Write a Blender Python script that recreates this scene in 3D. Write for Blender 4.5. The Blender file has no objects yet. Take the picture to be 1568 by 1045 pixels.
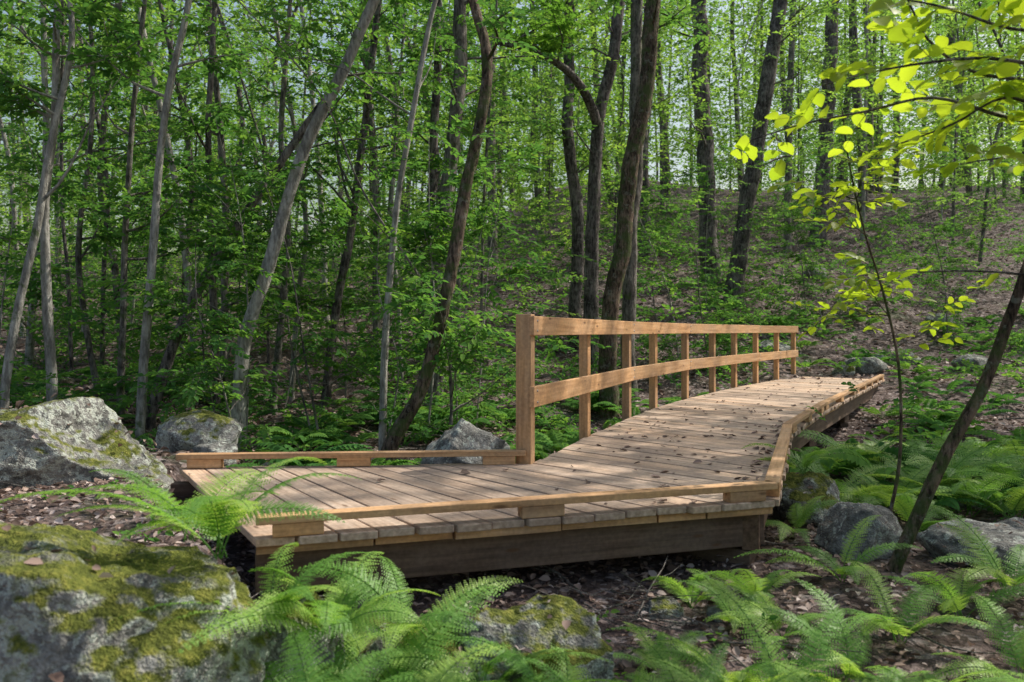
import bpy, math, numpy as np
from mathutils import Vector, noise as mn
from mathutils.bvhtree import BVHTree
rng = np.random.default_rng(11)
scene = bpy.context.scene
scene.view_settings.view_transform = 'Standard'
scene.view_settings.look = 'None'
scene.view_settings.exposure = 0
EYE = 0.985
def P(u, v, d):           # surveyed bearing / level / range -> metres
    return np.array([(u-784)/1220*d, d, EYE-(v-508)/1220*d])
# ------------------------------------------------------------ node helpers
def newmat(name):
    m = bpy.data.materials.new(name); m.use_nodes = True
    nt = m.node_tree; nt.nodes.clear()
    return m, nt
def N(nt, t, **kw):
    n = nt.nodes.new(t)
    for k, v in kw.items(): setattr(n, k, v)
    return n
def L(nt, a, b): nt.links.new(a, b)
def ramp(nt, fac, stops, interp='LINEAR'):
    r = nt.nodes.new('ShaderNodeValToRGB'); e = r.color_ramp.elements
    r.color_ramp.interpolation = interp
    while len(e) < len(stops): e.new(0.5)
    for i, (p, c) in enumerate(stops):
        e[i].position = p
        e[i].color = (c[0], c[1], c[2], 1) if hasattr(c, '__len__') else (c, c, c, 1)
    L(nt, fac, r.inputs[0]); return r.outputs[0]
def mixc(nt, fac, a, b, mode='MIX'):
    m = nt.nodes.new('ShaderNodeMix'); m.data_type = 'RGBA'; m.blend_type = mode
    for s, i in ((fac, 0), (a, 6), (b, 7)):
        if hasattr(s, 'links'): L(nt, s, m.inputs[i])
        else: m.inputs[i].default_value = s if i == 0 else (s[0], s[1], s[2], 1)
    return m.outputs[2]
def noise(nt, vec, scale, detail=4, rough=.55, out=0):
    n = N(nt, 'ShaderNodeTexNoise'); n.inputs['Scale'].default_value = scale
    n.inputs['Detail'].default_value = detail; n.inputs['Roughness'].default_value = rough
    if vec is not None: L(nt, vec, n.inputs['Vector'])
    return n.outputs[out]
def finish(nt, col, rough=.8, bump=None, bstr=.3, bdist=.02, spec=.3):
    p = N(nt, 'ShaderNodeBsdfPrincipled'); o = N(nt, 'ShaderNodeOutputMaterial')
    if hasattr(col, 'links'): L(nt, col, p.inputs['Base Color'])
    else: p.inputs['Base Color'].default_value = (*col, 1)
    if hasattr(rough, 'links'): L(nt, rough, p.inputs['Roughness'])
    else: p.inputs['Roughness'].default_value = rough
    p.inputs['Specular IOR Level'].default_value = spec
    if bump is not None:
        b = N(nt, 'ShaderNodeBump'); b.inputs['Strength'].default_value = bstr
        b.inputs['Distance'].default_value = bdist
        L(nt, bump, b.inputs['Height']); L(nt, b.outputs[0], p.inputs['Normal'])
    L(nt, p.outputs[0], o.inputs[0]); return p
def leafmat(name, stops, trans=.45, tboost=(1.5, 1.5, .8), rough=.45, simple=False):
    m, nt = newmat(name)
    a = N(nt, 'ShaderNodeAttribute', attribute_name='rnd')
    c = ramp(nt, a.outputs['Fac'], stops)
    if simple:
        p = N(nt, 'ShaderNodeBsdfDiffuse'); L(nt, c, p.inputs[0])
    else:
        p = N(nt, 'ShaderNodeBsdfPrincipled'); L(nt, c, p.inputs['Base Color'])
        p.inputs['Roughness'].default_value = rough; p.inputs['Specular IOR Level'].default_value = .35
    t = N(nt, 'ShaderNodeBsdfTranslucent')
    c2 = mixc(nt, 1.0, c, tboost, 'MULTIPLY'); L(nt, c2, t.inputs[0])
    mx = N(nt, 'ShaderNodeMixShader'); mx.inputs[0].default_value = trans
    L(nt, p.outputs[0], mx.inputs[1]); L(nt, t.outputs[0], mx.inputs[2])
    o = N(nt, 'ShaderNodeOutputMaterial'); L(nt, mx.outputs[0], o.inputs[0])
    return m
def barkmat(name, dark, light, moss=.0, sc=1.0, var=.9):
    m, nt = newmat(name)
    tc = N(nt, 'ShaderNodeTexCoord')
    mp = N(nt, 'ShaderNodeMapping'); mp.inputs['Scale'].default_value = (12*sc, 12*sc, 2.6*sc)
    L(nt, tc.outputs['Object'], mp.inputs[0])
    n1 = noise(nt, mp.outputs[0], 2.0, 5, .72)
    n2 = noise(nt, tc.outputs['Object'], 2.6, 3, .65)
    c = ramp(nt, n1, [(.40, dark), (.58, light)])
    c = mixc(nt, var, c, ramp(nt, n2, [(.40, .45), (.60, 1.25)]), 'MULTIPLY')
    n4 = noise(nt, tc.outputs['Object'], 9, 4, .7)      # lichen blotches
    c = mixc(nt, ramp(nt, n4, [(.56, 0), (.62, .5)]), c, (.32, .33, .28))
    if moss > 0:
        n3 = noise(nt, tc.outputs['Object'], 5, 4, .7)
        f = ramp(nt, n3, [(.62-.25*moss, 0), (.72-.2*moss, .8)])
        c = mixc(nt, f, c, (.08, .12, .035))
    finish(nt, c, .9, n1, 1.0, .06, .15)
    return m
# ------------------------------------------------------------ mesh builder
class MB:
    def __init__(s): s.V=[]; s.F=[]; s.T=[]; s.M=[]; s.R=[]; s.C=[]; s.n=0
    def add(s, v, f, mat=0, r=0.0, lc=None):
        v = np.asarray(v, float).reshape(-1, 3); f = np.asarray(f, np.int64)
        s.V.append(v); s.F.append((f+s.n).ravel()); s.T.append(np.full(len(f), f.shape[1]))
        s.M.append(np.full(len(f), mat)); s.R.append(np.broadcast_to(np.asarray(r, float), (len(v),)).copy())
        s.C.append(np.zeros((len(v), 3)) if lc is None else np.asarray(lc, float).reshape(-1, 3))
        s.n += len(v)
    def mesh(s, name, mats, smooth=True, lc=False):
        V=np.concatenate(s.V); F=np.concatenate(s.F); T=np.concatenate(s.T); M=np.concatenate(s.M)
        me = bpy.data.meshes.new(name)
        me.vertices.add(len(V)); me.vertices.foreach_set('co', V.astype(np.float32).ravel())
        me.loops.add(len(F)); me.loops.foreach_set('vertex_index', F.astype(np.int32))
        me.polygons.add(len(T)); st = np.concatenate([[0], np.cumsum(T)[:-1]])
        me.polygons.foreach_set('loop_start', st.astype(np.int32))
        me.polygons.foreach_set('material_index', M.astype(np.int32))
        me.polygons.foreach_set('use_smooth', np.full(len(T), smooth))
        for m in mats: me.materials.append(m)
        me.update(calc_edges=True); me.validate()
        a = me.attributes.new('rnd', 'FLOAT', 'POINT'); a.data.foreach_set('value', np.concatenate(s.R).astype(np.float32))
        if lc:
            a = me.attributes.new('lc', 'FLOAT_VECTOR', 'POINT'); a.data.foreach_set('vector', np.concatenate(s.C).astype(np.float32).ravel())
        return me
    def build(s, name, mats, smooth=True, parent=None, lc=False):
        ob = bpy.data.objects.new(name, s.mesh(name, mats, smooth, lc))
        scene.collection.objects.link(ob)
        if parent: ob.parent = parent
        return ob
def nrm(a): return a/np.maximum(np.linalg.norm(a, axis=-1, keepdims=True), 1e-9)
def tube(b, pts, rad, sides=8, mat=0, rough=0.0, r=0.5):
    pts = np.asarray(pts, float); rad = np.asarray(rad, float); n = len(pts)
    t = nrm(np.gradient(pts, axis=0)); m = t.mean(0)
    ref = np.array([1., .13, 0]) if abs(m[2]) > .6*np.linalg.norm(m) else np.array([.07, .05, 1.])
    u = nrm(np.cross(t, ref)); w = np.cross(t, u)
    a = np.linspace(0, 2*np.pi, sides, endpoint=False)
    rr = rad[:, None]*(1+rough*rng.normal(0, 1, (n, sides)))
    v = pts[:, None]+rr[..., None]*(np.cos(a)[None, :, None]*u[:, None]+np.sin(a)[None, :, None]*w[:, None])
    i = np.arange(n-1)[:, None]*sides; j = np.arange(sides)[None]; k = (j+1) % sides
    f = np.stack([i+j, i+k, i+sides+k, i+sides+j], -1).reshape(-1, 4)
    b.add(v, f, mat, r)
def smoothline(pts, step):
    pts = np.asarray(pts, float); out = []
    ext = np.vstack([2*pts[0]-pts[1], pts, 2*pts[-1]-pts[-2]])
    for i in range(1, len(ext)-2):
        p0, p1, p2, p3 = ext[i-1:i+3]; k = max(2, int(np.linalg.norm(p2-p1)/step))
        for t in np.arange(k)/k:
            out.append(.5*((2*p1)+(-p0+p2)*t+(2*p0-5*p1+4*p2-p3)*t*t+(-p0+3*p1-3*p2+p3)*t**3))
    out.append(pts[-1]); return np.array(out)
def leaves(b, c, d, n, Ln, W, mat, r, kind=6):
    d = nrm(d); s = nrm(np.cross(d, n)); n = np.cross(s, d)
    Ln = np.broadcast_to(Ln, (len(c),))[:, None]; W = np.broadcast_to(W, (len(c),))[:, None]; k = len(c)
    if kind == 4:
        v = np.stack([c, c+d*.5*Ln+s*W*.5+n*.06*Ln, c+d*Ln-n*.1*Ln, c+d*.5*Ln-s*W*.5+n*.06*Ln], 1)
        f = np.arange(k)[:, None]*4+np.array([0, 1, 2, 3])
        b.add(v, f, mat, np.repeat(r, 4))
    elif kind == 6:
        v = np.stack([c, c+d*Ln-n*.18*Ln, c+d*.28*Ln+s*W*.46+n*.1*Ln, c+d*.66*Ln+s*W*.42+n*.04*Ln,
                      c+d*.28*Ln-s*W*.46+n*.1*Ln, c+d*.66*Ln-s*W*.42+n*.04*Ln], 1)
        f = (np.arange(k)[:, None, None]*6+np.array([[0, 2, 3, 1], [0, 1, 5, 4]])).reshape(-1, 4)
        b.add(v, f, mat, np.repeat(r, 6))
    else:   # detailed leaf: midrib + two scalloped sides
        T = np.array([0, .08, .2, .34, .5, .66, .8, .91, 1.]); Wd = np.array([0, .24, .4, .49, .5, .45, .34, .19, 0])
        mid = c[:, None]+d[:, None]*(T[None, :, None]*Ln[:, None])-n[:, None]*((T**2)[None, :, None]*.16*Ln[:, None])
        jit = 1+.08*rng.normal(0, 1, (k, 9, 1)); wv = .05*np.sin(T*25)[None, :, None]
        off = s[:, None]*(Wd[None, :, None]*W[:, None]*jit); up = n[:, None]*((Wd[None, :, None]*.28+wv*.35)*W[:, None])
        v = np.concatenate([mid, mid+off+up, mid-off+up], 1)
        fs = []
        for i in range(8):
            fs.append([i, i+9, i+10, i+1]); fs.append([i, i+1, i+19, i+18])
        f = (np.arange(k)[:, None, None]*27+np.array(fs)).reshape(-1, 4)
        b.add(v, f, mat, np.repeat(r, 27))
def sprays(b, o, az, el, ln, k, leafL, mleaf, mtwig=None, kind=6, asp=.55, tw=.004, rbase=None, droop=.15, jit=.3):
    o = np.asarray(o, float).reshape(-1, 3); n = len(o)
    az = np.broadcast_to(az, (n,)); el = np.broadcast_to(el, (n,)); ln = np.broadcast_to(ln, (n,))
    d = np.stack([np.cos(el)*np.cos(az), np.cos(el)*np.sin(az), np.sin(el)], 1)
    lat = np.stack([-np.sin(az), np.cos(az), 0*az], 1); up = np.cross(d, lat)
    ro = rng.normal(0, .35, n)[:, None]
    lat, up = lat*np.cos(ro)+up*np.sin(ro), up*np.cos(ro)-lat*np.sin(ro)
    t = ((np.arange(k)+.7)/k)[None, :, None]*np.ones((n, 1, 1))
    side = np.where(np.arange(k) % 2 == 0, 1, -1)[None, :, None]
    c = o[:, None]+d[:, None]*ln[:, None, None]*t; c[..., 2] -= (ln[:, None]*droop*t[..., 0]**2)
    an = rng.normal(.9, .2, (n, k, 1))*(1-.5*t**3)
    ld = d[:, None]*np.cos(an)+side*lat[:, None]*np.sin(an)+rng.normal(0, .2, (n, k, 3)); ld[..., 2] -= .12
    nn = up[:, None]+rng.normal(0, jit, (n, k, 3))
    S = leafL*rng.uniform(.6, 1.2, (n, k))
    rb = rng.uniform(0, 1, n) if rbase is None else rbase
    r = np.clip(rb[:, None]*.6+rng.uniform(0, .4, (n, k)), 0, 1)
    leaves(b, c.reshape(-1, 3), ld.reshape(-1, 3), nn.reshape(-1, 3), S.ravel(), S.ravel()*asp, mleaf, r.ravel(), kind)
    if mtwig is not None:
        mid = o+d*ln[:, None]*.5; mid[:, 2] -= ln*droop*.25
        tip = o+d*ln[:, None]; tip[:, 2] -= ln*droop
        a3 = np.array([0, 2.1, 4.2]); ring = np.cos(a3)[None, :, None]*lat[:, None]+np.sin(a3)[None, :, None]*up[:, None]
        v = np.concatenate([o[:, None]+ring*tw, mid[:, None]+ring*tw*.7, tip[:, None]+ring*tw*.3], 1)
        q = np.array([[0, 1, 4, 3], [1, 2, 5, 4], [2, 0, 3, 5], [3, 4, 7, 6], [4, 5, 8, 7], [5, 3, 6, 8]])
        b.add(v, (np.arange(n)[:, None, None]*9+q).reshape(-1, 4), mtwig, .5)
# ------------------------------------------------------------ terrain
def ss(a): a = np.clip(a, 0, 1); return a*a*(3-2*a)
wr = np.random.default_rng(5)
WV = [(wr.uniform(0, 6.28), 2*np.pi/l, wr.uniform(0, 6.28), a) for l, a in
      [(9, .07), (7, .06), (5, .05), (3.3, .03), (2.6, .03), (1.7, .02), (1.3, .018), (.9, .014), (.7, .01), (.5, .009), (.37, .006)]]
def H(x, y):
    x = np.asarray(x, float); y = np.asarray(y, float)
    z = -.45+0*x
    ex = -1.35-.62*np.clip(y-3.9, 0, 1.9)          # end of the deck: the bank meets it
    z = z+.40*ss((ex+.25-x)/.5)*ss((y-2.2)/1.5)*(1-.8*ss((y-6.6)/2)*ss((x+6)/2))
    yc = 11-.55*(x-3.5)
    z = z-.38*np.exp(-((y-yc)/1.9)**2)*ss((x+2)/3)
    z = z+.33*ss((y-13)/4)
    ys = 15.5+.3*np.clip(x-3, 0, 12); t = np.maximum(y-ys, 0)
    s = np.sqrt(t*t+4)-2; s = 60*np.tanh(s/60)
    z = z+(.17+.17*ss((x+12)/22))*s
    far = .45+.55*ss((y-9)/6); w = 0
    for a, k, p, am in WV: w = w+am*np.sin(k*(x*math.cos(a)+y*math.sin(a))+p+.6*np.sin(k*.7*(x*math.sin(a)-y*math.cos(a))))
    big = .7*np.sin(x*.13+1)*np.sin(y*.11)*ss((y-22)/20)
    return z+w*far+big
# ------------------------------------------------------------ materials
M_leafA = leafmat('leaf_green', [(0, (.05, .13, .05)), (.5, (.09, .215, .055)), (1, (.20, .35, .07))], .5, simple=True)  # extra blue in the greens is painted sky sheen
M_leafB = leafmat('leaf_light', [(0, (.08, .19, .04)), (.6, (.14, .29, .05)), (1, (.24, .38, .06))], .5, simple=True)
M_leafF = leafmat('leaf_far_hazed', [(0, (.08, .17, .06)), (.5, (.15, .28, .07)), (1, (.30, .45, .10))], .55, simple=True)  # far greens made paler, distance haze painted into the leaf colour
M_leafH = leafmat('leaf_backlit', [(0, (.17, .28, .03)), (1, (.34, .44, .06))], .66, (1.8, 1.7, .6))
M_fern = leafmat('fern_green', [(0, (.06, .16, .045)), (.5, (.12, .26, .06)), (1, (.22, .37, .08))], .4, simple=True)
M_fernN = leafmat('fern_sunlit_green', [(0, (.10, .23, .05)), (.5, (.19, .37, .08)), (1, (.35, .50, .12))], .45)  # brighter copy of the fern green, sunlight put into the colour
M_litter = leafmat('dead_leaf', [(0, (.085, .055, .043)), (.35, (.19, .125, .098)), (.7, (.34, .245, .20)), (1, (.58, .49, .45))], .12, (1, 1, 1), .7)
M_bPale = barkmat('bark_pale', (.24, .225, .20), (.50, .48, .43), .12, 1, .55)
M_bGrey = barkmat('bark_grey', (.09, .08, .073), (.32, .29, .26), .3, 1, .8)
M_bDark = barkmat('bark_dark', (.055, .047, .046), (.25, .215, .205), .12)
M_bMoss = barkmat('bark_moss', (.045, .033, .025), (.26, .19, .14), .6, 1.5)
M_twig, nt = newmat('twig'); finish(nt, (.16, .13, .11), .85)
# ground
M_ground, nt = newmat('forest_floor')
tc = N(nt, 'ShaderNodeTexCoord'); pos = tc.outputs['Object']
nA = noise(nt, pos, .55, 3, .6); nB = noise(nt, pos, 7, 5, .7); nC = noise(nt, pos, 45, 2, .6)
wp = N(nt, 'ShaderNodeVectorMath', operation='MULTIPLY_ADD'); nW = noise(nt, pos, 9, 1, .5, 1)
L(nt, nW, wp.inputs[0]); wp.inputs[1].default_value = (.12, .12, .12); L(nt, pos, wp.inputs[2])
vo = N(nt, 'ShaderNodeTexVoronoi'); vo.inputs['Scale'].default_value = 15; L(nt, wp.outputs[0], vo.inputs['Vector'])
sep = N(nt, 'ShaderNodeSeparateColor'); L(nt, vo.outputs['Color'], sep.inputs[0])
lit = ramp(nt, sep.outputs[0], [(0, (.06, .045, .042)), (.4, (.13, .098, .09)), (.75, (.22, .175, .165)), (1, (.38, .33, .32))])
soil = ramp(nt, nB, [(.3, (.04, .028, .024)), (.7, (.14, .10, .085))])
c = mixc(nt, ramp(nt, nB, [(.40, 0), (.55, .9)]), soil, lit)
c = mixc(nt, .5, c, ramp(nt, nC, [(.3, .5), (.7, 1.3)]), 'MULTIPLY')
gm = mixc(nt, ramp(nt, nA, [(.56, 0), (.7, .55)]), c, (.05, .085, .025))
hh = mixc(nt, .5, vo.outputs['Distance'], nC)
finish(nt, gm, .9, hh, .9, .05, .15)
# rock
def rockmat(name, moss, lich=.54, base=1.0):
    m, nt = newmat(name); tc = N(nt, 'ShaderNodeTexCoord'); pos = tc.outputs['Object']
    n1 = noise(nt, pos, 3, 4, .65); n2 = noise(nt, pos, 22, 5, .7); n3 = noise(nt, pos, 7, 7, .8); n4 = noise(nt, pos, 90, 2); n5 = noise(nt, pos, 30, 5, .75)
    q = lambda a: tuple(v*base for v in a)
    c = ramp(nt, n1, [(.3, q((.10, .10, .09))), (.55, q((.22, .215, .20))), (.75, q((.36, .35, .33)))])
    c = mixc(nt, .8, c, ramp(nt, n2, [(.38, .4), (.62, 1.3)]), 'MULTIPLY')
    lm = mixc(nt, .35, n3, n5)
    c = mixc(nt, ramp(nt, lm, [(lich, 0), (lich+.025, .85)]), c, (.54, .58, .51))     # lichen
    g = N(nt, 'ShaderNodeNewGeometry'); sp = N(nt, 'ShaderNodeSeparateXYZ'); L(nt, g.outputs['Normal'], sp.inputs[0])
    nm = mixc(nt, .5, n1, n3)
    ad = N(nt, 'ShaderNodeMath', operation='MULTIPLY_ADD'); L(nt, nm, ad.inputs[0]); ad.inputs[1].default_value = 4.5; L(nt, sp.outputs[2], ad.inputs[2])
    mr = N(nt, 'ShaderNodeMapRange'); L(nt, ad.outputs[0], mr.inputs[0])
    mr.inputs[1].default_value = 3.45-moss; mr.inputs[2].default_value = 3.75-moss
    mc = ramp(nt, n2, [(.3, (.04, .05, .012)), (.5, (.12, .14, .025)), (.72, (.28, .27, .06))])
    c = mixc(nt, mr.outputs[0], c, mc)
    b = mixc(nt, .4, n2, n4)
    finish(nt, c, .9, b, 1.0, .05, .2)
    return m
M_rockMoss = rockmat('rock_mossy', .75, .49, 1.2); M_rockMid = rockmat('rock_some_moss', .6, .50, 1.3); M_rock = rockmat('rock_bare', -.5, .53, 1.3)
# wood
def woodmat(name, a, b_, cc, weather=.4, wc=(.28, .22, .18)):
    m, nt = newmat(name)
    at = N(nt, 'ShaderNodeAttribute', attribute_name='lc'); rn = N(nt, 'ShaderNodeAttribute', attribute_name='rnd')
    mp = N(nt, 'ShaderNodeMapping'); mp.inputs['Scale'].default_value = (1.3, 26, 26); L(nt, at.outputs['Vector'], mp.inputs[0])
    off = N(nt, 'ShaderNodeVectorMath', operation='ADD'); L(nt, mp.outputs[0], off.inputs[0])
    sc = N(nt, 'ShaderNodeVectorMath', operation='SCALE'); cx = N(nt, 'ShaderNodeCombineXYZ')
    for i in range(3): L(nt, rn.outputs['Fac'], cx.inputs[i])
    L(nt, cx.outputs[0], sc.inputs[0]); sc.inputs['Scale'].default_value = 91; L(nt, sc.outputs[0], off.inputs[1])
    n1 = noise(nt, off.outputs[0], 1.3, 5, .6)
    tc = N(nt, 'ShaderNodeTexCoord'); n2 = noise(nt, tc.outputs['Object'], 2.2, 5, .65); n3 = noise(nt, tc.outputs['Object'], 40, 2)
    c = ramp(nt, n1, [(.3, a), (.5, b_), (.72, cc)])
    tint = ramp(nt, rn.outputs['Fac'], [(0, (.68, .65, .64)), (.5, (1, 1, 1)), (1, (1.15, 1.04, .92))])
    c = mixc(nt, .9, c, tint, 'MULTIPLY')
    c = mixc(nt, ramp(nt, n2, [(.44, 0), (.62, weather)]), c, wc)
    mk = N(nt, 'ShaderNodeMapping'); mk.inputs['Scale'].default_value = (1.6, 6, 6); L(nt, at.outputs['Vector'], mk.inputs[0])
    ok = N(nt, 'ShaderNodeVectorMath', operation='ADD'); L(nt, mk.outputs[0], ok.inputs[0]); L(nt, sc.outputs[0], ok.inputs[1])
    vk = N(nt, 'ShaderNodeTexVoronoi'); vk.inputs['Scale'].default_value = 1.5; L(nt, ok.outputs[0], vk.inputs['Vector'])
    c = mixc(nt, ramp(nt, vk.outputs['Distance'], [(.06, .75), (.12, 0)]), c, (.12, .06, .03))
    c = mixc(nt, .4, c, ramp(nt, n3, [(.3, .55), (.7, 1.25)]), 'MULTIPLY')
    finish(nt, c, .72, n1, .35, .004, .25)
    return m
M_deck = woodmat('deck_wood', (.36, .255, .185), (.55, .415, .31), (.70, .56, .44), .6)
M_rail = woodmat('rail_wood', (.40, .22, .105), (.57, .345, .175), (.70, .46, .26), .28)
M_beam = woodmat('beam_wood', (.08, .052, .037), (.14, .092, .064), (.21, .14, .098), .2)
# ------------------------------------------------------------ ground
a = np.linspace(-1, 1, 420); gx = 3.0*np.sinh(a*5.6)+1
gy = np.concatenate([np.linspace(-40, 1, 30)[:-1], 1+5.0*np.sinh(np.linspace(0, 5.4, 430))])
X, Y = np.meshgrid(gx, gy); Z = H(X, Y)
n0, n1_ = X.shape; idx = np.arange(n0*n1_).reshape(n0, n1_)
f = np.stack([idx[:-1, :-1], idx[:-1, 1:], idx[1:, 1:], idx[1:, :-1]], -1).reshape(-1, 4)
b = MB(); b.add(np.stack([X, Y, Z], -1), f); b.build('ground', [M_ground])
# ------------------------------------------------------------ bridge
bridge = bpy.data.objects.new('wooden_footbridge', None); scene.collection.objects.link(bridge)
Lp = [(-2.42, 5.78), (.155, 5.97), (.75, 7.6), (1.38, 9.2), (1.90, 10.4), (2.62, 11.8), (3.34, 13.06), (4.0, 14.15), (4.72, 15.25), (5.5, 16.4), (6.3, 17.6)]
Rp = [(-1.22, 3.78), (1.55, 4.66), (2.10, 6.1), (2.66, 7.6), (3.25, 8.75), (3.86, 9.85), (4.65, 11.2), (5.4, 12.5), (6.15, 13.8), (6.9, 15.1), (7.65, 16.4)]
Lp = np.array(Lp); Rp = np.array(Rp)
BOX = np.array([[0, 3, 2, 1], [4, 5, 6, 7], [0, 1, 5, 4], [1, 2, 6, 5], [2, 3, 7, 6], [3, 0, 4, 7]])
def prism(b, q, z0, z1, r=None, mat=0):
    q = np.array(q); ln = np.linalg.norm(q[3]-q[0]); w = np.linalg.norm(q[1]-q[0])
    v = [[*p, z0] for p in q]+[[*p, z1] for p in q]
    lc2 = [[0, 0], [0, w], [ln, w], [ln, 0]]
    lc = [[*p, 0] for p in lc2]+[[*p, z1-z0] for p in lc2]
    b.add(v, BOX, mat, rng.uniform() if r is None else r, lc)
def beam(b, p, q, w, h, r=None):
    p = np.array(p, float); q = np.array(q, float); t = q-p; ln = np.linalg.norm(t); t /= ln
    s = nrm(np.cross(t, [0, 0, 1])) if abs(t[2]) < .9 else np.array([1., 0, 0]); u = np.cross(s, t)
    v = []; lc = []
    for e, o in ((0, p), (ln, q)):
        for a_, c_ in ((-1, -1), (1, -1), (1, 1), (-1, 1)):
            v.append(o+s*a_*w/2+u*c_*h/2); lc.append([e, a_*w/2, c_*h/2])
    b.add(v, BOX, 0, rng.uniform() if r is None else r, lc)
def post(b, x, y, ax, w, dth, z0, z1):
    ax = nrm(np.array(ax)); s = np.array([ax[1], -ax[0]]); c0 = np.array([x, y])
    q = [c0-ax*w/2-s*dth/2, c0+ax*w/2-s*dth/2, c0+ax*w/2+s*dth/2, c0-ax*w/2+s*dth/2]
    v = [[*p, z0] for p in q]+[[*p, z1] for p in q]
    lc = [[0, i % 2*w, i//2*dth] for i in (0, 1, 3, 2)]; lc = lc+[[z1-z0, l[1], l[2]] for l in lc]
    b.add(v, BOX, 0, rng.uniform(), lc)
def bevel(o, w=.005):
    m = o.modifiers.new('bev', 'BEVEL'); m.width = w; m.segments = 2; m.limit_method = 'ANGLE'; m.angle_limit = .6
b = MB()
for i in range(len(Lp)-1):
    l0, l1, r0, r1 = Lp[i], Lp[i+1], Rp[i], Rp[i+1]
    n = max(3, round((np.linalg.norm(l1-l0)+np.linalg.norm(r1-r0))/2/.178))
    for k in range(n):
        t0, t1 = k/n, (k+1)/n; g = .034
        a0 = l0+(l1-l0)*(t0+g/n); a1 = l0+(l1-l0)*(t1-g/n*rng.uniform(.8, 1.7))
        c0 = r0+(r1-r0)*(t0+g/n); c1 = r0+(r1-r0)*(t1-g/n*rng.uniform(.8, 1.7))
        u = nrm(c0-a0); e0 = rng.uniform(-.012, .012); e1 = rng.uniform(-.006, .03)
        zz = rng.uniform(-.003, .003)
        prism(b, [a0-u*e0, a1-u*e0, c1+u*e1, c0+u*e1], -.04+zz, zz)
o = b.build('deck_boards', [M_deck], False, bridge, True); bevel(o)
b = MB()
def off2(p, q, d):
    t = nrm(q-p); s = np.array([t[1], -t[0]]); return p+s*d, q+s*d
def curb(pts, d):
    for i in range(len(pts)-1):
        p, q = off2(np.array(pts[i]), np.array(pts[i+1]), d); t = nrm(q-p)
        beam(b, [*(p+t*.004), .084+.001*i], [*(q-t*.004), .084+.001*i], .088, .038)
        ln = np.linalg.norm(q-p); nb = max(2, int(ln/1.1)+1)
        for k in range(nb):
            cc = p+t*(.2+(ln-.4)*k/(nb-1)); beam(b, [*(cc-t*.12), .033], [*(cc+t*.12), .033], .08, .062)
curb([Lp[0], (.10, 5.96)], .03)
curb([Rp[0], Rp[1]], -.03); curb([Rp[1], Rp[3], Rp[5], Rp[7], Rp[10]], -.03)
o = b.build('curb_rails', [M_rail], False, bridge, True); bevel(o, .004)
b = MB()
for i in range(1, 11):
    t = Lp[min(i+1, 10)]-Lp[i] if i < 10 else Lp[10]-Lp[9]
    tn = nrm(t); s = np.array([tn[1], -tn[0]])
    cc = Lp[i]-s*(.058)
    if i == 10: cc = cc-tn*.1
    post(b, cc[0], cc[1], tn, .10, .088 if i > 1 else .12, -.3, 1.10 if i > 1 else 1.115)
o = b.build('posts', [M_rail], False, bridge, True); bevel(o, .006)
b = MB()
js = [1, 3, 5, 8, 10]
for z0, z1 in ((.955, 1.10), (.42, .575)):
    for k in range(4):
        p, q = off2(Lp[js[k]], Lp[js[k+1]], .008 if k else .012)
        t = nrm(q-p); e = .0 if k else -.06
        beam(b, [*(p+t*(.003+e)), (z0+z1)/2], [*(q-t*.003), (z0+z1)/2+.002*k], .038, z1-z0)
o = b.build('hand_rails', [M_rail], False, bridge, True); bevel(o, .005)
b = MB()
for i in range(1, 11):
    t = nrm(Lp[min(i+1, 10)]-Lp[max(i-1, 1)]); s = np.array([t[1], -t[0]])
    for z in (.99, 1.065, .455, .54):
        c0 = Lp[i]+s*.028+t*(.0 if i > 1 else .02)-(t*.1 if i == 10 else 0); tube(b, [[*c0, z], [*(c0+s*.008), z], [*(c0+s*.009), z]], [.009, .008, .0005], 8)
M_steel, nt = newmat('galvanised_steel'); pp = finish(nt, (.35, .35, .36), .45); pp.inputs['Metallic'].default_value = .8
b.build('bolts', [M_steel], True, bridge)
b = MB()
def inward(pts, d, z, w, h, seg=None):
    for i in range(len(pts)-1):
        p, q = off2(np.array(pts[i]), np.array(pts[i+1]), d)
        if seg:
            ln = np.linalg.norm(q-p); t = nrm(q-p); s_ = 0
            while s_ < ln-.1:
                e = min(ln, s_+rng.uniform(*seg)); jj = rng.uniform(-.015, .015); nn = np.array([t[1], -t[0]])*jj
                beam(b, [*(p+t*(s_+.006)+nn), z], [*(p+t*(e-.006)+nn), z], w, h); s_ = e
        else: beam(b, [*p, z], [*q, z], w, h)
RR = [Rp[0], Rp[1]]; R2 = [Rp[1], Rp[3], Rp[5], Rp[7], Rp[10]]; LL = [Lp[0], Lp[1], Lp[3], Lp[5], Lp[7], Lp[10]]
inward(RR, -.08, -.064, .09, .044, (.25, .6)); inward(R2, -.08, -.064, .09, .044, (.6, 1.6))
o = b.build('nailer_blocks', [M_rail], False, bridge, True)
b = MB()
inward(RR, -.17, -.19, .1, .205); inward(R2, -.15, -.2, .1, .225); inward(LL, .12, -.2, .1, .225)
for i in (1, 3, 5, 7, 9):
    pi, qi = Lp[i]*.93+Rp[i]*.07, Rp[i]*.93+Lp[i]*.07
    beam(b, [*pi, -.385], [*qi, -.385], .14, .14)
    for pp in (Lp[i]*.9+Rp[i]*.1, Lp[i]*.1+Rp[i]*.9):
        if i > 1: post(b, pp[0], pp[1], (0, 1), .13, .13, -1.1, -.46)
o = b.build('stringers', [M_beam], False, bridge, True); bevel(o, .006)
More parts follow.
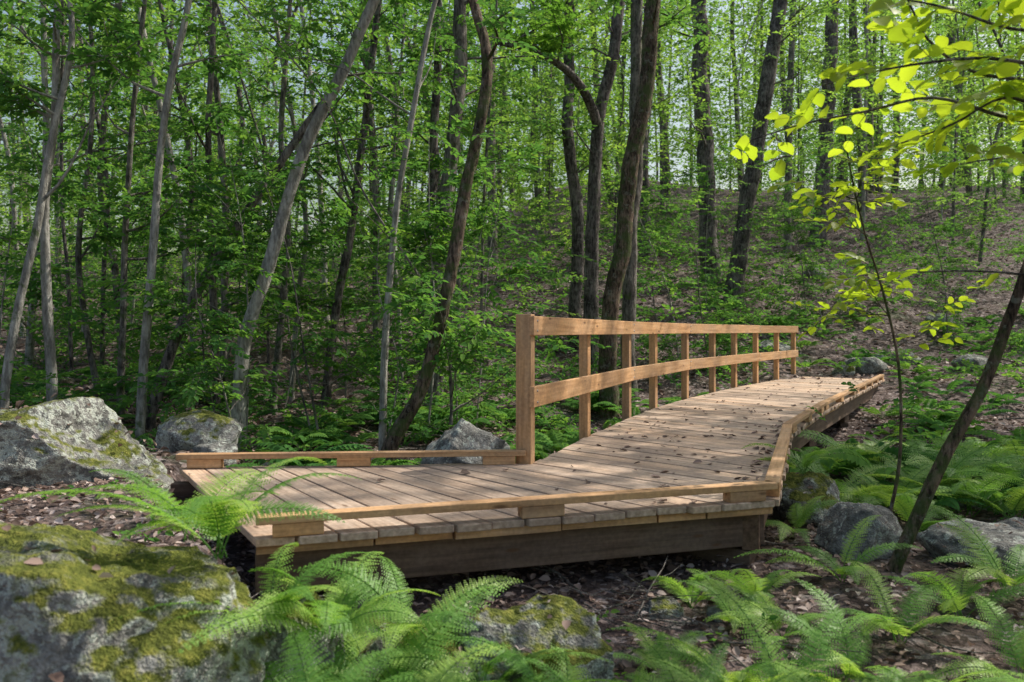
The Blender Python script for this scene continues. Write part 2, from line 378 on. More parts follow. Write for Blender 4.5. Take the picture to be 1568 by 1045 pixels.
# ------------------------------------------------------------ rocks
TREES = []
def rock(name, cx, cy, cz, hx, hy, hz, seed, mat, sub=5, cuts=12):
    bpy.ops.mesh.primitive_ico_sphere_add(subdivisions=sub, radius=1); o = bpy.context.object
    o.name = name; me = o.data; me.name = name; r = np.random.default_rng(seed)
    co = np.empty(len(me.vertices)*3); me.vertices.foreach_get('co', co); co = co.reshape(-1, 3)
    for k in range(cuts):
        n = nrm(r.normal(0, 1, 3)*np.array([1, 1, .8])); c0 = r.uniform(.6, .85); dd = co@n
        co = co-np.maximum(dd-c0, 0)[:, None]*n*.96
    off = Vector(r.uniform(-50, 50, 3)); out = []
    for p in co:
        v = Vector(p); f = .14*mn.noise(v*1.3+off)+.08*mn.noise(v*3.2+off)+.05*(abs(mn.noise(v*6+off))-.2)+.04*mn.noise(v*11+off)+.02*mn.noise(v*26+off)
        out.append(p*(1+f))
    co = np.array(out)*np.array([hx, hy, hz])*1.18
    me.vertices.foreach_set('co', co.ravel()); me.polygons.foreach_set('use_smooth', [True]*len(me.polygons)); me.update()
    o.location = (cx, cy, cz); o.rotation_euler = (r.uniform(-.15, .15), r.uniform(-.15, .15), 0); me.materials.append(mat)
    if cy < 7:
        q = co+np.array([cx, cy, cz]); TREES.append(BVHTree.FromPolygons([tuple(p) for p in q], [tuple(p.vertices) for p in me.polygons]))
    return o
rock('mossy_boulder', -1.54, 2.72, -.16, .60, .42, .46, 1, M_rockMoss, 6)
rock('mossy_boulder', -.84, 2.9, -.34, .20, .24, .30, 21, M_rockMoss, 5)
rock('mossy_boulder', .05, 3.1, -.35, .36, .28, .26, 2, M_rockMoss, 6)
rock('mossy_boulder', -.35, 3.0, -.42, .25, .25, .24, 22, M_rockMoss, 5)
rock('mossy_boulder', -.50, 2.25, -.42, .28, .22, .26, 3, M_rockMoss, 5)
rock('boulder', -3.58, 5.75, .02, .84, .6, .50, 4, M_rockMid, 6)
rock('boulder', -3.0, 7.6, -.16, .40, .35, .32, 5, M_rockMid)
rock('boulder', -.42, 7.3, -.16, .34, .3, .31, 6, M_rock)
rock('boulder', 2.17, 5.0, -.36, .25, .23, .23, 7, M_rock)
rock('boulder', 2.95, 4.9, -.42, .40, .3, .22, 8, M_rock)
rock('mossy_boulder', 2.20, 5.95, -.36, .26, .24, .26, 9, M_rockMoss)
k = 10
for u, v, d, s in [(1325, 545, 18.5, .42), (1290, 552, 18, .28), (1490, 530, 19, .4), (1385, 520, 20, .35), (1185, 523, 20, .4), (1345, 530, 19.5, .3),
                   (1560, 800, 5.4, .2), (410, 690, 7.6, .22), (330, 680, 7.2, .2), (1010, 870, 4, .10), (1110, 880, 3.9, .08), (480, 700, 8, .2), (1440, 480, 24, .35), (1250, 420, 28, .4),
                   (1300, 740, 7, .18), (1400, 730, 7.6, .2), (1230, 690, 8.6, .2), (1500, 760, 6.4, .16), (1350, 660, 10.5, .25), (900, 930, 3.2, .09), (1380, 990, 2.9, .08), (560, 880, 3.8, .12)]:
    x = (u-784)/1220*d; z = float(H(x, d)); rock('stone', x, d, z+s*.15, s, s*.8, s*.6, k, M_rockMid if k % 2 else M_rock, 4); k += 1
def G(x, y):
    z = float(H(x, y))
    for t in TREES:
        h = t.ray_cast(Vector((x, y, 3)), Vector((0, 0, -1)))
        if h[0] is not None: z = max(z, h[0].z)
    return z
# ------------------------------------------------------------ dead leaves on deck / litter on ground
b = MB(); c = []
for k in range(380):
    i = int(rng.choice(10, p=np.array([.08, .18, .20, .13, .1, .09, .07, .06, .05, .04]))); t = rng.uniform(); s_ = rng.beta(1.5, 1.1) if i else rng.uniform()
    if i in (1, 2, 3) and rng.uniform() < .35: s_ = rng.uniform(.85, .97)
    p = (Lp[i]*(1-t)+Lp[i+1]*t)*(1-s_)+(Rp[i]*(1-t)+Rp[i+1]*t)*s_
    c.append([*p, .006+rng.uniform(0, .008)])
c = np.array(c); n = len(c); az = rng.uniform(0, 6.28, n)
d = np.stack([np.cos(az), np.sin(az), rng.normal(0, .12, n)], 1); up = np.array([0, 0, 1.])+rng.normal(0, .25, (n, 3)); up[:, 2] = np.abs(up[:, 2])
S = rng.uniform(.02, .085, n)
leaves(b, c, d, up, S, S*.6, 0, rng.uniform(0, .65, n)); b.build('fallen_leaves_on_deck', [M_litter])
b = MB()
def scatter(n, x0, x1, y0, y1, s0, s1, zoff=.01, rk=False):
    x = rng.uniform(x0, x1, n); y = rng.uniform(y0, y1, n); k = np.abs(x) < .72*y+1.5; x = x[k]; y = y[k]; n = len(x)
    zz = np.array([G(p, q) for p, q in zip(x, y)]) if rk else H(x, y)
    if rk:
        k = (zz-H(x, y) < .02) | (rng.uniform(0, 1, n) < .12); x, y, zz = x[k], y[k], zz[k]; n = len(x)
    c = np.stack([x, y, zz+zoff+rng.uniform(0, .02, n)], 1); az = rng.uniform(0, 6.28, n)
    d = np.stack([np.cos(az), np.sin(az), rng.normal(0, .3, n)], 1); up = np.array([0, 0, 1.])+rng.normal(0, .4, (n, 3))
    S = rng.uniform(s0, s1, n); leaves(b, c, d, up, S, S*rng.uniform(.4, .8, n), 0, rng.uniform(0, 1, n)**1.1)
scatter(15000, -4, 5, 1.6, 6.5, .02, .07, rk=True); scatter(16000, -8, 10, 6.5, 14, .05, .1); scatter(20000, -15, 30, 14, 42, .08, .17, .02)
b.build('leaf_litter', [M_litter])
b = MB()
for k in range(230):
    x = rng.uniform(-3, 5); y = rng.uniform(2, 9)
    if k > 150: x = rng.uniform(-6, 16); y = rng.uniform(10, 24)
    if k < 25: x = rng.uniform(.2, 1.3); y = rng.uniform(3.5, 4.4)
    z = float(H(x, y)); az = rng.uniform(0, 6.28); ln = rng.uniform(.2, .8)*(1 if k < 150 else 2.5)
    pts = [np.array([x, y, z+.015])]; dz = rng.uniform(-.02, .3)
    for j in range(5):
        az += rng.normal(0, .25); pts.append(pts[-1]+ln/5*np.array([math.cos(az), math.sin(az), dz]))
    r0 = rng.uniform(.002, .008)*(1 if k < 150 else 3)
    tube(b, pts, np.linspace(r0, r0*.3, 6), 5)
    for q in (2, 3):
        a2 = az+rng.choice([-.9, .9]); p = pts[q]; tube(b, [p, p+ln*.15*np.array([math.cos(a2), math.sin(a2), dz]), p+ln*.3*np.array([math.cos(a2+.2), math.sin(a2+.2), dz*1.3])], [r0*.5, r0*.35, r0*.15], 4)
b.build('fallen_twigs', [M_bGrey])
# ------------------------------------------------------------ ferns
def frond(b, base, az, el0, ln, wid, r, hi=True, mat=0):
    n = 22 if hi else 13
    t = np.linspace(0, 1, n+6); el = el0-t*(el0+.35)*1.05
    d3 = np.stack([np.cos(el)*math.cos(az), np.cos(el)*math.sin(az), np.sin(el)], 1)
    pts = np.vstack([base, base+np.cumsum(d3*(ln/(n+6)), 0)])[:-1]
    tube(b, pts, np.linspace(.0035, .001, len(pts)), 3, mat, 0, .25)
    lat = np.array([-math.sin(az), math.cos(az), 0]); tw = rng.normal(0, .25); C=[]; D=[]; NN=[]; S=[]; WW=[]
    for i in range(5, n+6):
        s_ = (i-5)/n; pl = wid*(min(1, .45+s_*2.2))*(1-s_)**.75+.006; up = np.cross(d3[i], lat); la = lat*math.cos(tw)+up*math.sin(tw); up2 = np.cross(d3[i], la)
        for sd in (1, -1):
            pd = nrm(la*sd*.93+d3[i]*.38-np.array([0, 0, .12])+rng.normal(0, .05, 3))
            if hi:
                m = max(3, int(pl/.011)); tt = (np.arange(m)+.5)/m
                for q in (1, -1):
                    sd2 = nrm(np.cross(up2, pd))*q
                    C.append(pts[i]+pd*(pl*tt)[:, None]); D.append(np.repeat((sd2*.9+pd*.55)[None], m, 0)); NN.append(np.repeat(up2[None], m, 0)+rng.normal(0, .12, (m, 3)))
                    S.append(np.maximum(.006, (.021*(1-tt*.7)*min(1, pl/.06+.3)))); WW.append(S[-1]*.8)
            else:
                C.append(pts[i][None]); D.append(pd[None]); NN.append(up2[None]); S.append(np.array([pl])); WW.append(np.array([ln/n*.95]))
    C=np.concatenate(C); S=np.concatenate(S)
    leaves(b, C, np.concatenate(D), np.concatenate(NN), S*(1.0), np.concatenate(WW), mat, np.clip(r+rng.uniform(-.12, .12, len(C)), 0, 1), 4 if hi else 6)
fern_meshes = []
for k in range(8):
    b = MB(); nf = int(rng.integers(6, 10)); a0 = rng.uniform(0, 6.28)
    for j in range(nf):
        frond(b, np.array([0, 0, 0.])+np.append(rng.normal(0, .015, 2), 0), a0+j*6.28/nf+rng.normal(0, .3), rng.uniform(.8, 1.4), rng.uniform(.42, .8), rng.uniform(.09, .14), rng.uniform(.2, 1))
    fern_meshes.append(b.mesh('fern', [M_fernN]))
def fern(x, y, s=1.0):
    o = bpy.data.objects.new('fern', fern_meshes[int(rng.integers(8))]); scene.collection.objects.link(o)
    o.location = (x, y, G(x, y)-.01); o.rotation_euler = (rng.normal(0, .14), rng.normal(0, .14), rng.uniform(0, 6.28)); o.scale = (s*rng.uniform(.9, 1.15), s*rng.uniform(.9, 1.15), s)
for u, d, s in [(335, 2.8, 1.0), (290, 3.0, .85), (400, 3.1, .85), (190, 2.25, .6), (250, 1.95, .75), (330, 2.3, .75), (460, 3.15, .8), (560, 2.75, 1.1), (650, 2.6, 1.05), (500, 2.85, .95), (420, 2.75, .8),
     (800, 2.35, 1.0), (440, 2.5, .9), (700, 2.2, 1.0), (600, 2.2, .95), (860, 2.75, .95), (740, 2.85, .75), (780, 2.6, .8), (620, 3.0, .85), (560, 3.2, .75), (500, 2.15, .85), (350, 2.05, .75), (920, 2.35, .95), (660, 1.95, .75), (820, 1.95, .8), (960, 2.1, .9), (900, 2.5, .8), (1010, 2.2, .85), (740, 1.8, .6), (900, 1.85, .65), (1060, 4.1, .6), (1160, 4.1, .65), (1120, 3.8, .6), (1130, 3.0, .85), (1230, 2.9, .9), (1180, 2.5, .9), (1090, 2.4, .9), (1060, 2.8, .7), (1000, 2.7, .7), (1290, 3.2, .7), (1240, 2.2, .75), (1500, 2.1, .65),
     (1330, 2.5, .85), (1500, 2.6, .85), (1420, 2.9, .85), (1560, 2.4, .75), (1400, 2.2, .75), (1290, 4.4, .8), (1470, 3.9, .85), (1540, 4.2, 1.0), (1380, 3.6, .8), (1560, 3.2, .8), (1220, 5.4, .8), (1400, 5.6, 1.0), (1200, 3.6, .6),
     (1270, 6.6, 1.2), (1330, 7.4, 1.4), (1400, 7.0, 1.5), (1470, 6.8, 1.5), (1540, 6.8, 1.5), (1500, 8.6, 1.5), (1560, 9, 1.5),
     (1340, 9.5, 1.4), (1430, 8.8, 1.5), (1250, 7.6, 1.1), (1360, 6.2, 1.1), (1480, 6.1, 1.3), (1550, 5.9, 1.3), (1430, 6.5, 1.3), (1290, 6.2, 1.0), (980, 2.5, .7), (1010, 3.3, .5), (1300, 8.2, 1.3), (1380, 8.1, 1.4), (1560, 7.7, 1.5), (1230, 6.0, .8)]:
    fern((u-784)/1220*d, d, s)
b = MB()
def fernmass(n, xr, yr, s0, s1, cond):
    c = 0
    while c < n:
        x = rng.uniform(*xr); y = rng.uniform(*yr)
        if not cond(x, y): continue
        c += 1; z = float(H(x, y)); a0 = rng.uniform(0, 6.28); s_ = rng.uniform(s0, s1); rr = rng.uniform(.0, .7)
        for j in range(6): frond(b, np.array([x, y, z]), a0+j*1.05+rng.normal(0, .3), rng.uniform(.8, 1.3), s_*rng.uniform(.7, 1.2), s_*.19, rr, False)
def ondeck(x, y):
    for i in range(10):
        if min(Lp[i][1], Rp[i][1])-.1 < y < max(Lp[i+1][1], Rp[i+1][1])+.1 and min(Lp[i][0], Lp[i+1][0])-.1 < x < max(Rp[i+1][0], Rp[i][0])+.1: return True
    return False
clump = lambda x, y: math.sin(x*1.9+1)*math.sin(y*1.6+x*.7)+.5*math.sin(x*3.7-y*2.9) > .05
fernmass(90, (-2.5, 4), (7.2, 15), .4, .85, lambda x, y: not ondeck(x, y) and clump(x, y))
fernmass(50, (-8, -.5), (8.5, 16), .4, .8, clump)
fernmass(160, (5, 20), (9, 26), .4, .9, lambda x, y: not ondeck(x, y) and clump(x, y))
fernmass(60, (2.8, 7), (6, 12), .4, .8, lambda x, y: not ondeck(x, y))
b.build('fern_undergrowth', [M_fern])
# ------------------------------------------------------------ low plants
b = MB()
def lowplants(n, xr, yr, th, hgt, size, k):
    x = rng.uniform(*xr, n); y = rng.uniform(*yr, n); m = np.sin(x*.8+2)*np.sin(y*.55+x*.2)+.5*np.sin(x*2.1)*np.sin(y*1.7)
    ok = (m > th) & (np.abs(x) < .75*y+3)
    for i in np.nonzero(ok)[0]:
        if y[i] < 18 and ondeck(x[i], y[i]): ok[i] = False
    x = x[ok]; y = y[ok]; n = len(x); hm = hgt*np.clip(m[ok]-th, .15, 1); z = H(x, y)+rng.uniform(.02, 1, n)*hm
    sprays(b, np.stack([x, y, z], 1), rng.uniform(0, 6.28, n), rng.uniform(-.1, .9, n), rng.uniform(.15, .4, n)*(size/.07), k, size, 0, 1, droop=.3)
lowplants(1100, (-3, 5), (2.4, 9), .05, .15, .045, 6)
lowplants(4000, (-12, 6), (7.5, 18), .0, .9, .08, 9)
lowplants(7500, (-30, 8), (16, 42), -.3, 1.8, .13, 9)
lowplants(9500, (5, 40), (15, 46), .03, 1.2, .11, 8)
b.build('undergrowth', [M_leafA, M_twig])
# ------------------------------------------------------------ trees
def limbs(b, pts, rad, n, tmin, lmin, lmax, leaf, kind=6, k=13, sub=3, elr=(.1, .8), spl=.5, bare=.0, tmax=1.0):
    O=[]; A=[]; E=[]; 
    for i in range(n):
        t = rng.uniform(tmin, tmax); j = int(t*(len(pts)-1)); p = pts[j]; az = rng.uniform(0, 6.28); el = rng.uniform(*elr)
        ln = rng.uniform(lmin, lmax); r0 = min(rad[j]*.5, .012*ln+.006); q = [p]; m = 7
        for s_ in range(m):
            az += rng.normal(0, .18); el += rng.normal(0.02, .12); q.append(q[-1]+ln/m*np.array([math.cos(el)*math.cos(az), math.cos(el)*math.sin(az), math.sin(el)]))
        tube(b, q, np.linspace(r0, r0*.2, m+1), 5, 0)
        if rng.uniform() < bare: continue
        for s_ in range(2, m+1):
            for w in range(sub):
                O.append(q[s_]+rng.normal(0, .05, 3)); A.append(az+rng.normal(0, 1.0)+(0 if s_ == m else rng.choice([-.8, .8]))); E.append(rng.normal(.05, .25))
    if O:
        n = len(O); sprays(b, np.array(O), np.array(A), np.array(E), rng.uniform(.6, 1.2, n)*spl, k, leaf, 1, 2, kind, rbase=np.clip(rng.normal(.5, .25, n), 0, 1))
def tree(name, d, uv, wpx, bark, leafm, lean=0., top=9., nl=10, leaf=.09, tmin=.3, ltop=(.8, 1.8), sides=12, bare=.15, tip=.35, flare=1.35, spl=.5, sub=2, grow=True):
    pts = [P(u, v, d+lean*(uv[0][1]-v)/1220*d) for u, v in uv]
    g = float(H(pts[0][0], pts[0][1]))
    if pts[0][2] > g-.05: pts.insert(0, np.array([pts[0][0]*1.0, pts[0][1], g-.15]))
    if grow and top > pts[-1][2]:
        dr = nrm(pts[-1]-pts[-2]); q = pts[-1]; 
        while q[2] < top:
            dr = nrm(dr+rng.normal(0, .12, 3)+np.array([0, 0, .15])); q = q+dr*1.0; pts.append(q)
    ln = smoothline(pts, .16 if d < 16 else .35); n = len(ln); r0 = wpx/2/1220*d
    t = np.linspace(0, 1, n); rad = r0*(1-t*(1-tip)); hb = ln[:, 2]-ln[0, 2]
    rad = rad*(1+(flare-1)*np.exp(-hb/(r0*3)))*(1+.07*np.array([mn.noise(Vector((z*1.7, 7.7, d))) for z in ln[:, 2]]))
    wob = np.array([[mn.noise(Vector((z*.9, k*3.3, d))) for k in (0, 1)] for z in ln[:, 2]])
    ln[:, 0] += wob[:, 0]*r0*.35; ln[:, 1] += wob[:, 1]*r0*.35
    b = MB(); tube(b, ln, rad, sides, 0, .045 if d < 20 else .03)
    if nl: limbs(b, ln, rad, nl, tmin, *ltop, leaf, bare=bare, spl=spl, sub=sub, kind=6 if d < 13 else 4)
    return b.build(name, [bark, leafm, M_twig])
T = tree
T('crooked_tree', 8.6, [(592, 694), (612, 655), (648, 592), (672, 500), (697, 370), (712, 290), (727, 225), (742, 140), (741, 70), (722, 0)], 23, M_bMoss, M_leafA, .1, 9, 12, .09, .45, tip=.45)
T('leaning_birch_tree', 9.3, [(365, 640), (376, 520), (405, 425), (437, 320), (478, 205), (528, 108), (575, 0)], 22, M_bPale, M_leafA, .05, 9, 12, .10, .6, tip=.5)
T('leaning_birch_tree', 9.3, [(214, 655), (238, 330), (258, 150), (290, 0)], 15, M_bPale, M_leafA, .05, 8, 12, .10, .45)
T('leaning_dark_tree', 10.5, [(230, 640), (285, 480), (345, 380), (400, 290), (470, 190), (510, 130), (560, 30)], 18, M_bDark, M_leafA, .05, 8, 8, .10, .5)
T('young_tree', 10.5, [(185, 610), (195, 300), (210, 100), (222, 0)], 11, M_bGrey, M_leafA, 0, 8, 14, .11, .15)
T('young_tree', 9.4, [(80, 600), (68, 340), (86, 180), (90, 0)], 16, M_bPale, M_leafA, 0, 8, 12, .11, .4)
T('young_tree', 9, [(8, 600), (32, 450), (60, 330), (78, 220), (110, 60)], 14, M_bPale, M_leafA, .1, 7.5, 12, .11, .3)
T('young_tree', 9.2, [(585, 665), (598, 400), (628, 200), (668, 0)], 12, M_bPale, M_leafA, .05, 8, 12, .09, .35)
T('young_tree', 12, [(150, 600), (120, 400), (140, 200), (135, 0)], 10, M_bGrey, M_leafA, 0, 8, 14, .12, .1)
T('young_tree', 12.5, [(330, 600), (325, 400), (320, 200), (330, 0)], 13, M_bDark, M_leafA, 0, 9, 14, .12, .1)
T('young_tree', 13, [(420, 590), (440, 380), (430, 200), (445, 0)], 12, M_bGrey, M_leafA, 0, 9, 14, .12, .1)
T('young_tree', 9.4, [(690, 590), (675, 480), (560, 300), (500, 160), (420, 60)], 5, M_bGrey, M_leafA, 0, 5, 16, .09, .1)
T('forest_tree', 13, [(665, 612), (672, 420), (688, 260), (704, 110), (706, 0)], 25, M_bGrey, M_leafA, 0, 11, 10, .12, .4, tip=.6)
T('forest_tree', 15, [(650, 560), (660, 300), (668, 150), (670, 0)], 16, M_bDark, M_leafA, 0, 11, 10, .12, .3, tip=.6)
T('forest_tree', 20, [(882, 475), (884, 330), (870, 200), (872, 0)], 20, M_bDark, M_leafF, 0, 14, 10, .13, .35, tip=.7)
o = T('forest_tree', 18, [(905, 485), (908, 330), (916, 190), (938, 90), (950, 0)], 23, M_bDark, M_leafA, 0, 13, 10, .12, .4, tip=.6)
b = MB(); ln = smoothline([P(916, 195, 18), P(900, 150, 17.6), (P(868, 108, 17.2)), P(820, 80, 17), P(762, 66, 16.8)], .25)
tube(b, ln, np.linspace(.12, .04, len(ln)), 8, 0, .04); limbs(b, ln, np.full(len(ln), .08), 7, .3, .8, 1.8, .12)
b2 = b.build('curved_limb', [M_bDark, M_leafB, M_twig], parent=o)
T('forest_tree', 14.2, [(934, 485), (955, 370), (966, 250), (990, 130), (1000, 0)], 28, M_bMoss, M_leafA, .05, 12, 9, .12, .5, tip=.7)
T('forest_tree', 15.5, [(962, 490), (966, 350), (974, 250), (972, 130), (975, 0)], 22, M_bGrey, M_leafA, 0, 12, 8, .12, .5, tip=.7)
T('oak_tree', 26, [(1088, 418), (1080, 250), (1073, 100), (1072, 0)], 28, M_bDark, M_leafF, 0, 18, 14, .15, .3, (1.5, 3), tip=.7, spl=.8)
T('oak_tree', 24, [(1125, 445), (1150, 280), (1176, 120), (1196, 0)], 26, M_bDark, M_leafF, 0, 16, 14, .15, .3, (1.5, 3), tip=.7, spl=.8)
T('oak_tree', 36, [(1252, 378), (1264, 230), (1272, 80), (1275, 0)], 22, M_bDark, M_leafF, 0, 22, 14, .16, .3, (1.5, 3.5), tip=.75, spl=.9)
T('forest_tree', 30, [(988, 340), (985, 200), (992, 0)], 16, M_bDark, M_leafF, 0, 18, 12, .16, .3, (1.5, 3), tip=.7, spl=.9)
T('forest_tree', 34, [(1205, 400), (1208, 200), (1215, 0)], 11, M_bGrey, M_leafF, 0, 18, 12, .16, .25, (1.5, 3), tip=.7, spl=.9)
T('forest_tree', 33, [(755, 400), (752, 200), (755, 0)], 14, M_bGrey, M_leafF, 0, 18, 12, .16, .25, (1.5, 3), tip=.7, spl=.9)
T('leaning_sapling', 4.6, [(1350, 915), (1400, 800), (1450, 690), (1502, 600), (1540, 500), (1572, 405), (1620, 250)], 19, M_bMoss, M_leafB, 0, 3.4, 6, .07, .75, (.3, .7), tip=.6, spl=.3)
b = MB(); ln = smoothline([P(1340, 900, 5), P(1360, 800, 5), P(1378, 700, 5), P(1376, 560, 5), P(1350, 440, 5), P(1325, 360, 4.9), P(1300, 250, 4.8), P(1290, 170, 4.7)], .1)
tube(b, ln, np.linspace(.013, .004, len(ln)), 6, 0, .05); limbs(b, ln, np.full(len(ln), .008), 10, .5, .2, .45, .085, kind=8, k=5, sub=1, spl=.25)
b.build('thin_sapling', [M_bMoss, M_leafH, M_twig])
for i in range(46):
    d = rng.uniform(14, 34); u = rng.uniform(-60, 760) if i < 32 else rng.uniform(780, 1640)
    if i >= 32: d = rng.uniform(24, 44)
    x = (u-784)/1220*d; z = float(H(x, d)); v = 508-(z-EYE)/d*1220
    l1 = rng.normal(0, 25); l2 = rng.normal(0, 40)
    w = rng.uniform(.06, .2)/d*1220
    T('slender_tree', d, [(u, v), (u+l1*.4, v-150), (u+l1, v-300), (u+l2, min(-5, v-450))], w, [M_bGrey, M_bDark, M_bPale][i % 3], M_leafA if i < 32 else M_leafF, 0, .42*d+2.5, 12, .13, .15, (.8, 2.2), sides=8, tip=.6, spl=.7)
for i in range(38):      # thin pale stems with mostly bare side twigs
    d = rng.uniform(8.8, 15) if i < 20 else rng.uniform(16, 30); u = rng.uniform(-40, 780) if i < 20 else rng.uniform(960, 1600)
    x = (u-784)/1220*d; z = float(H(x, d)); v = 508-(z-EYE)/d*1220; l1 = rng.normal(0, 50); h = rng.uniform(250, 560) if i < 20 else rng.uniform(120, 320)
    T('sapling', d, [(u, v), (u+l1*.3+rng.normal(0, 10), v-h*.35), (u+l1*.7+rng.normal(0, 12), v-h*.7), (u+l1*1.3, v-h)], rng.uniform(.018, .045)/d*1220, [M_bPale, M_bGrey][i % 2], M_leafA, .05, 0, 14, .09, .2, (.4, 1.1), sides=6, bare=.55 if i < 20 else .2, tip=.25, flare=1.1, spl=.4, grow=False)
# understory foliage mass
b = MB()
def mass(n, yr, hr, cond, size, ln, k, mat, kind=6):
    y = rng.uniform(*yr, n); x = rng.uniform(-1, 1, n)*(.72*y+2); g = H(x, y)
    z = g+hr[0]+(np.minimum(hr[1], .43*y+2.2-g)-hr[0])*rng.uniform(0, 1, n)
    cl = np.sin(x*.9+z*.7)*np.sin(y*.7+1)+np.sin(z*1.3+x*.3)*.6+rng.normal(0, .5, n)
    ok = cond(x, y, z-g, cl); x, y, z = x[ok], y[ok], z[ok]; n = len(x)
    sprays(b, np.stack([x, y, z], 1), rng.uniform(0, 6.28, n), rng.normal(0.05, .22, n), rng.uniform(.6, 1.3, n)*ln, k, size, mat, 2, kind, rbase=rng.uniform(0, 1, n))
mass(3600, (11, 20), (.6, 9), lambda x, y, h, c: (c > -.1) & (x/y < .05) & (x/y > -.7) & (rng.uniform(0, 1, len(x)) < .6), .10, .6, 13, 0)
mass(10500, (17, 42), (.6, 16), lambda x, y, h, c: (c > -.2) & (x/y < .12), .15, 1.0, 13, 1, 4)
mass(12500, (20, 48), (.4, 20), lambda x, y, h, c: (c > 0) & (x/y > .02) & (h > 2.6+1.5*(x/y > .25)), .16, 1.0, 13, 1, 4)
mass(1600, (17, 44), (.3, 3.0), lambda x, y, h, c: (x/y > .1) & (c > .25), .12, .8, 11, 0, 4)
b.build('understory_foliage', [M_leafA, M_leafF, M_twig])
# distant forest
b = MB()
for i in range(165):
    y = rng.uniform(44, 118); x = rng.uniform(-.75, .75)*y; g = float(H(x, y)); hh = rng.uniform(16, 30); r0 = rng.uniform(.1, .28)
    p = [np.array([x, y, g-.3])]
    lx = rng.normal(0, .05)
    for s_ in range(6): p.append(p[-1]+np.array([lx*hh/6+rng.normal(0, .15), rng.normal(0, .15), hh/6]))
    tube(b, p, np.linspace(r0, r0*.5, 7), 6, 2)
    nc = 50; cr = rng.uniform(3, 5)
    cc = np.stack([x+rng.normal(0, cr*.6, nc), y+rng.normal(0, cr*.6, nc), g+rng.uniform(.04, 1.0, nc)*hh], 1)
    m = 30; q = (cc[:, None]+rng.normal(0, [1.0, 1.0, .5], (nc, m, 3))).reshape(-1, 3); n = len(q)
    dd = rng.normal(0, 1, (n, 3)); dd[:, 2] *= .3; S = rng.uniform(.2, .42, n)
    rr = np.repeat(rng.uniform(0, .7, nc), m)+rng.uniform(0, .3, n)
    leaves(b, q, dd, np.array([0, 0, 1.])+rng.normal(0, .5, (n, 3)), S, S*.65, 0, rr, 4)
b.build('distant_forest', [M_leafF, M_leafA, M_bDark])
# overhanging hazel with large backlit leaves (trunk just right of the view)
b = MB()
tr = smoothline([[2.95, 3.7, -.6], [2.9, 3.75, .6], [2.8, 3.7, 1.6], [2.65, 3.6, 2.6], [2.5, 3.5, 3.4]], .15); tube(b, tr, np.linspace(.05, .02, len(tr)), 8, 0, .05)
arms = [[P(1735, 260, 3.7), P(1640, 200, 3.6), P(1540, 180, 3.5), P(1430, 150, 3.5), P(1330, 170, 3.6), P(1230, 190, 3.8), P(1150, 215, 4.0)],
        [P(1720, 180, 3.7), P(1600, 130, 3.4), P(1490, 110, 3.3), P(1420, 60, 3.3), P(1390, 0, 3.4), P(1350, -50, 3.5)],
        [P(1720, 120, 3.7), P(1620, 60, 3.3), P(1530, 40, 3.2), P(1440, 10, 3.2), P(1330, -10, 3.3)],
        [P(1740, 300, 3.7), P(1640, 250, 3.4), P(1560, 240, 3.3), P(1480, 250, 3.3)],
        [P(1720, 150, 3.5), P(1620, 110, 3.3), P(1520, 90, 3.2), P(1430, 95, 3.2), P(1340, 110, 3.3), P(1260, 130, 3.4)],
        [P(1745, 480, 3.75), P(1650, 440, 3.9), P(1560, 420, 4.1), P(1470, 415, 4.3), P(1390, 418, 4.4)],
        [P(1700, 60, 3.6), P(1600, 0, 3.4), P(1500, -60, 3.3), P(1420, -90, 3.3)],
        [P(1720, 220, 3.6), P(1620, 180, 3.4), P(1540, 150, 3.3), P(1460, 190, 3.3), P(1380, 220, 3.4)]]
O=[]; A=[]; E=[]
for ai, a_ in enumerate(arms):
    ln = smoothline(a_, .06); tube(b, ln, np.linspace(.012, .003, len(ln)), 6, 0)
    step = 2 if ai != 5 else 5
    for j in range(int(len(ln)*.25), len(ln), step):
        dr = nrm(ln[min(j+1, len(ln)-1)]-ln[j-1]); a0 = math.atan2(dr[1], dr[0])
        O.append(ln[j]); A.append(a0+rng.choice([-1, 1])*rng.uniform(.4, 1.2)); E.append(rng.normal(0, .3))
n = len(O); sprays(b, np.array(O), np.array(A), np.array(E), rng.uniform(.14, .34, n), 5, .094, 1, 2, 8, asp=.72, tw=.0022, jit=.35)
b.build('hazel_tree', [M_bDark, M_leafH, M_twig])
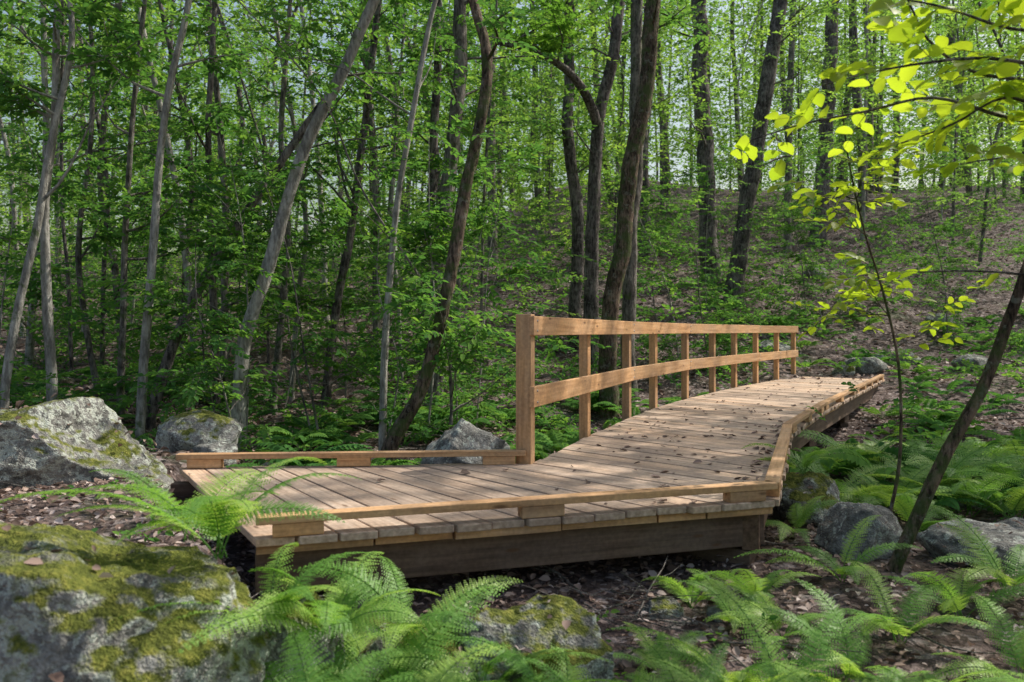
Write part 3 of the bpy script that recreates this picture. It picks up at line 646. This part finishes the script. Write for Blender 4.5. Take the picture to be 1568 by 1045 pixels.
def shade_canopy(x, y, h, cr, n, t0=.5, sub=3):  # unseen trees added outside the view to dapple and shade the deck
    b = MB(); g = float(H(x, y)); tr = smoothline([[x, y, g-.2], [x+.2, y, g+h*.4], [x, y+.3, g+h*.75], [x+.2, y, g+h]], .4)
    rad = np.linspace(.28, .08, len(tr)); tube(b, tr, rad, 10, 0, .04)
    limbs(b, tr, rad, n, t0, cr*.6, cr*1.1, .15, sub=sub, k=12, spl=.9, elr=(-.1, .6), kind=4)
    b.build('added_shade_tree', [M_bGrey, M_leafB, M_twig])
shade_canopy(11.5, 10.5, 13, 4, 24); shade_canopy(15, 15, 15, 4.5, 24); shade_canopy(7.9, 9.1, 11.5, 2.9, 24, .6, 3)
# ------------------------------------------------------------ light
sv = Vector((.80, .42, 0)).normalized(); el = math.radians(50)
sd = Vector((sv.x*math.cos(el), sv.y*math.cos(el), math.sin(el)))
sun = bpy.data.lights.new('sun', 'SUN'); sun.energy = 5; sun.angle = math.radians(.6); sun.color = (1, .94, .84)
so = bpy.data.objects.new('sun', sun); scene.collection.objects.link(so); so.rotation_euler = sd.to_track_quat('Z', 'Y').to_euler()
w = bpy.data.worlds.new('World'); scene.world = w; w.use_nodes = True; nt = w.node_tree
bg = nt.nodes['Background']; sk = nt.nodes.new('ShaderNodeTexSky'); sk.sky_type = 'NISHITA'; sk.sun_disc = False
sk.dust_density = 4.0; sk.air_density = 1.5; sk.ozone_density = 1.0
sk.sun_elevation = el; sk.sun_rotation = math.atan2(sv.x, sv.y); L(nt, sk.outputs[0], bg.inputs[0]); bg.inputs[1].default_value = .15
# ------------------------------------------------------------ camera
cam = bpy.data.cameras.new('camera'); cam.sensor_width = 36; cam.lens = 36*1220/1568; cam.shift_y = -14.5/1568
cam.clip_end = 2000; cam.clip_start = .05; cam.dof.use_dof = True; cam.dof.focus_distance = 7.5; cam.dof.aperture_fstop = 2.8
co = bpy.data.objects.new('camera', cam); scene.collection.objects.link(co); co.location = (0, 0, EYE); co.rotation_euler = (math.pi/2, 0, 0)
scene.camera = co
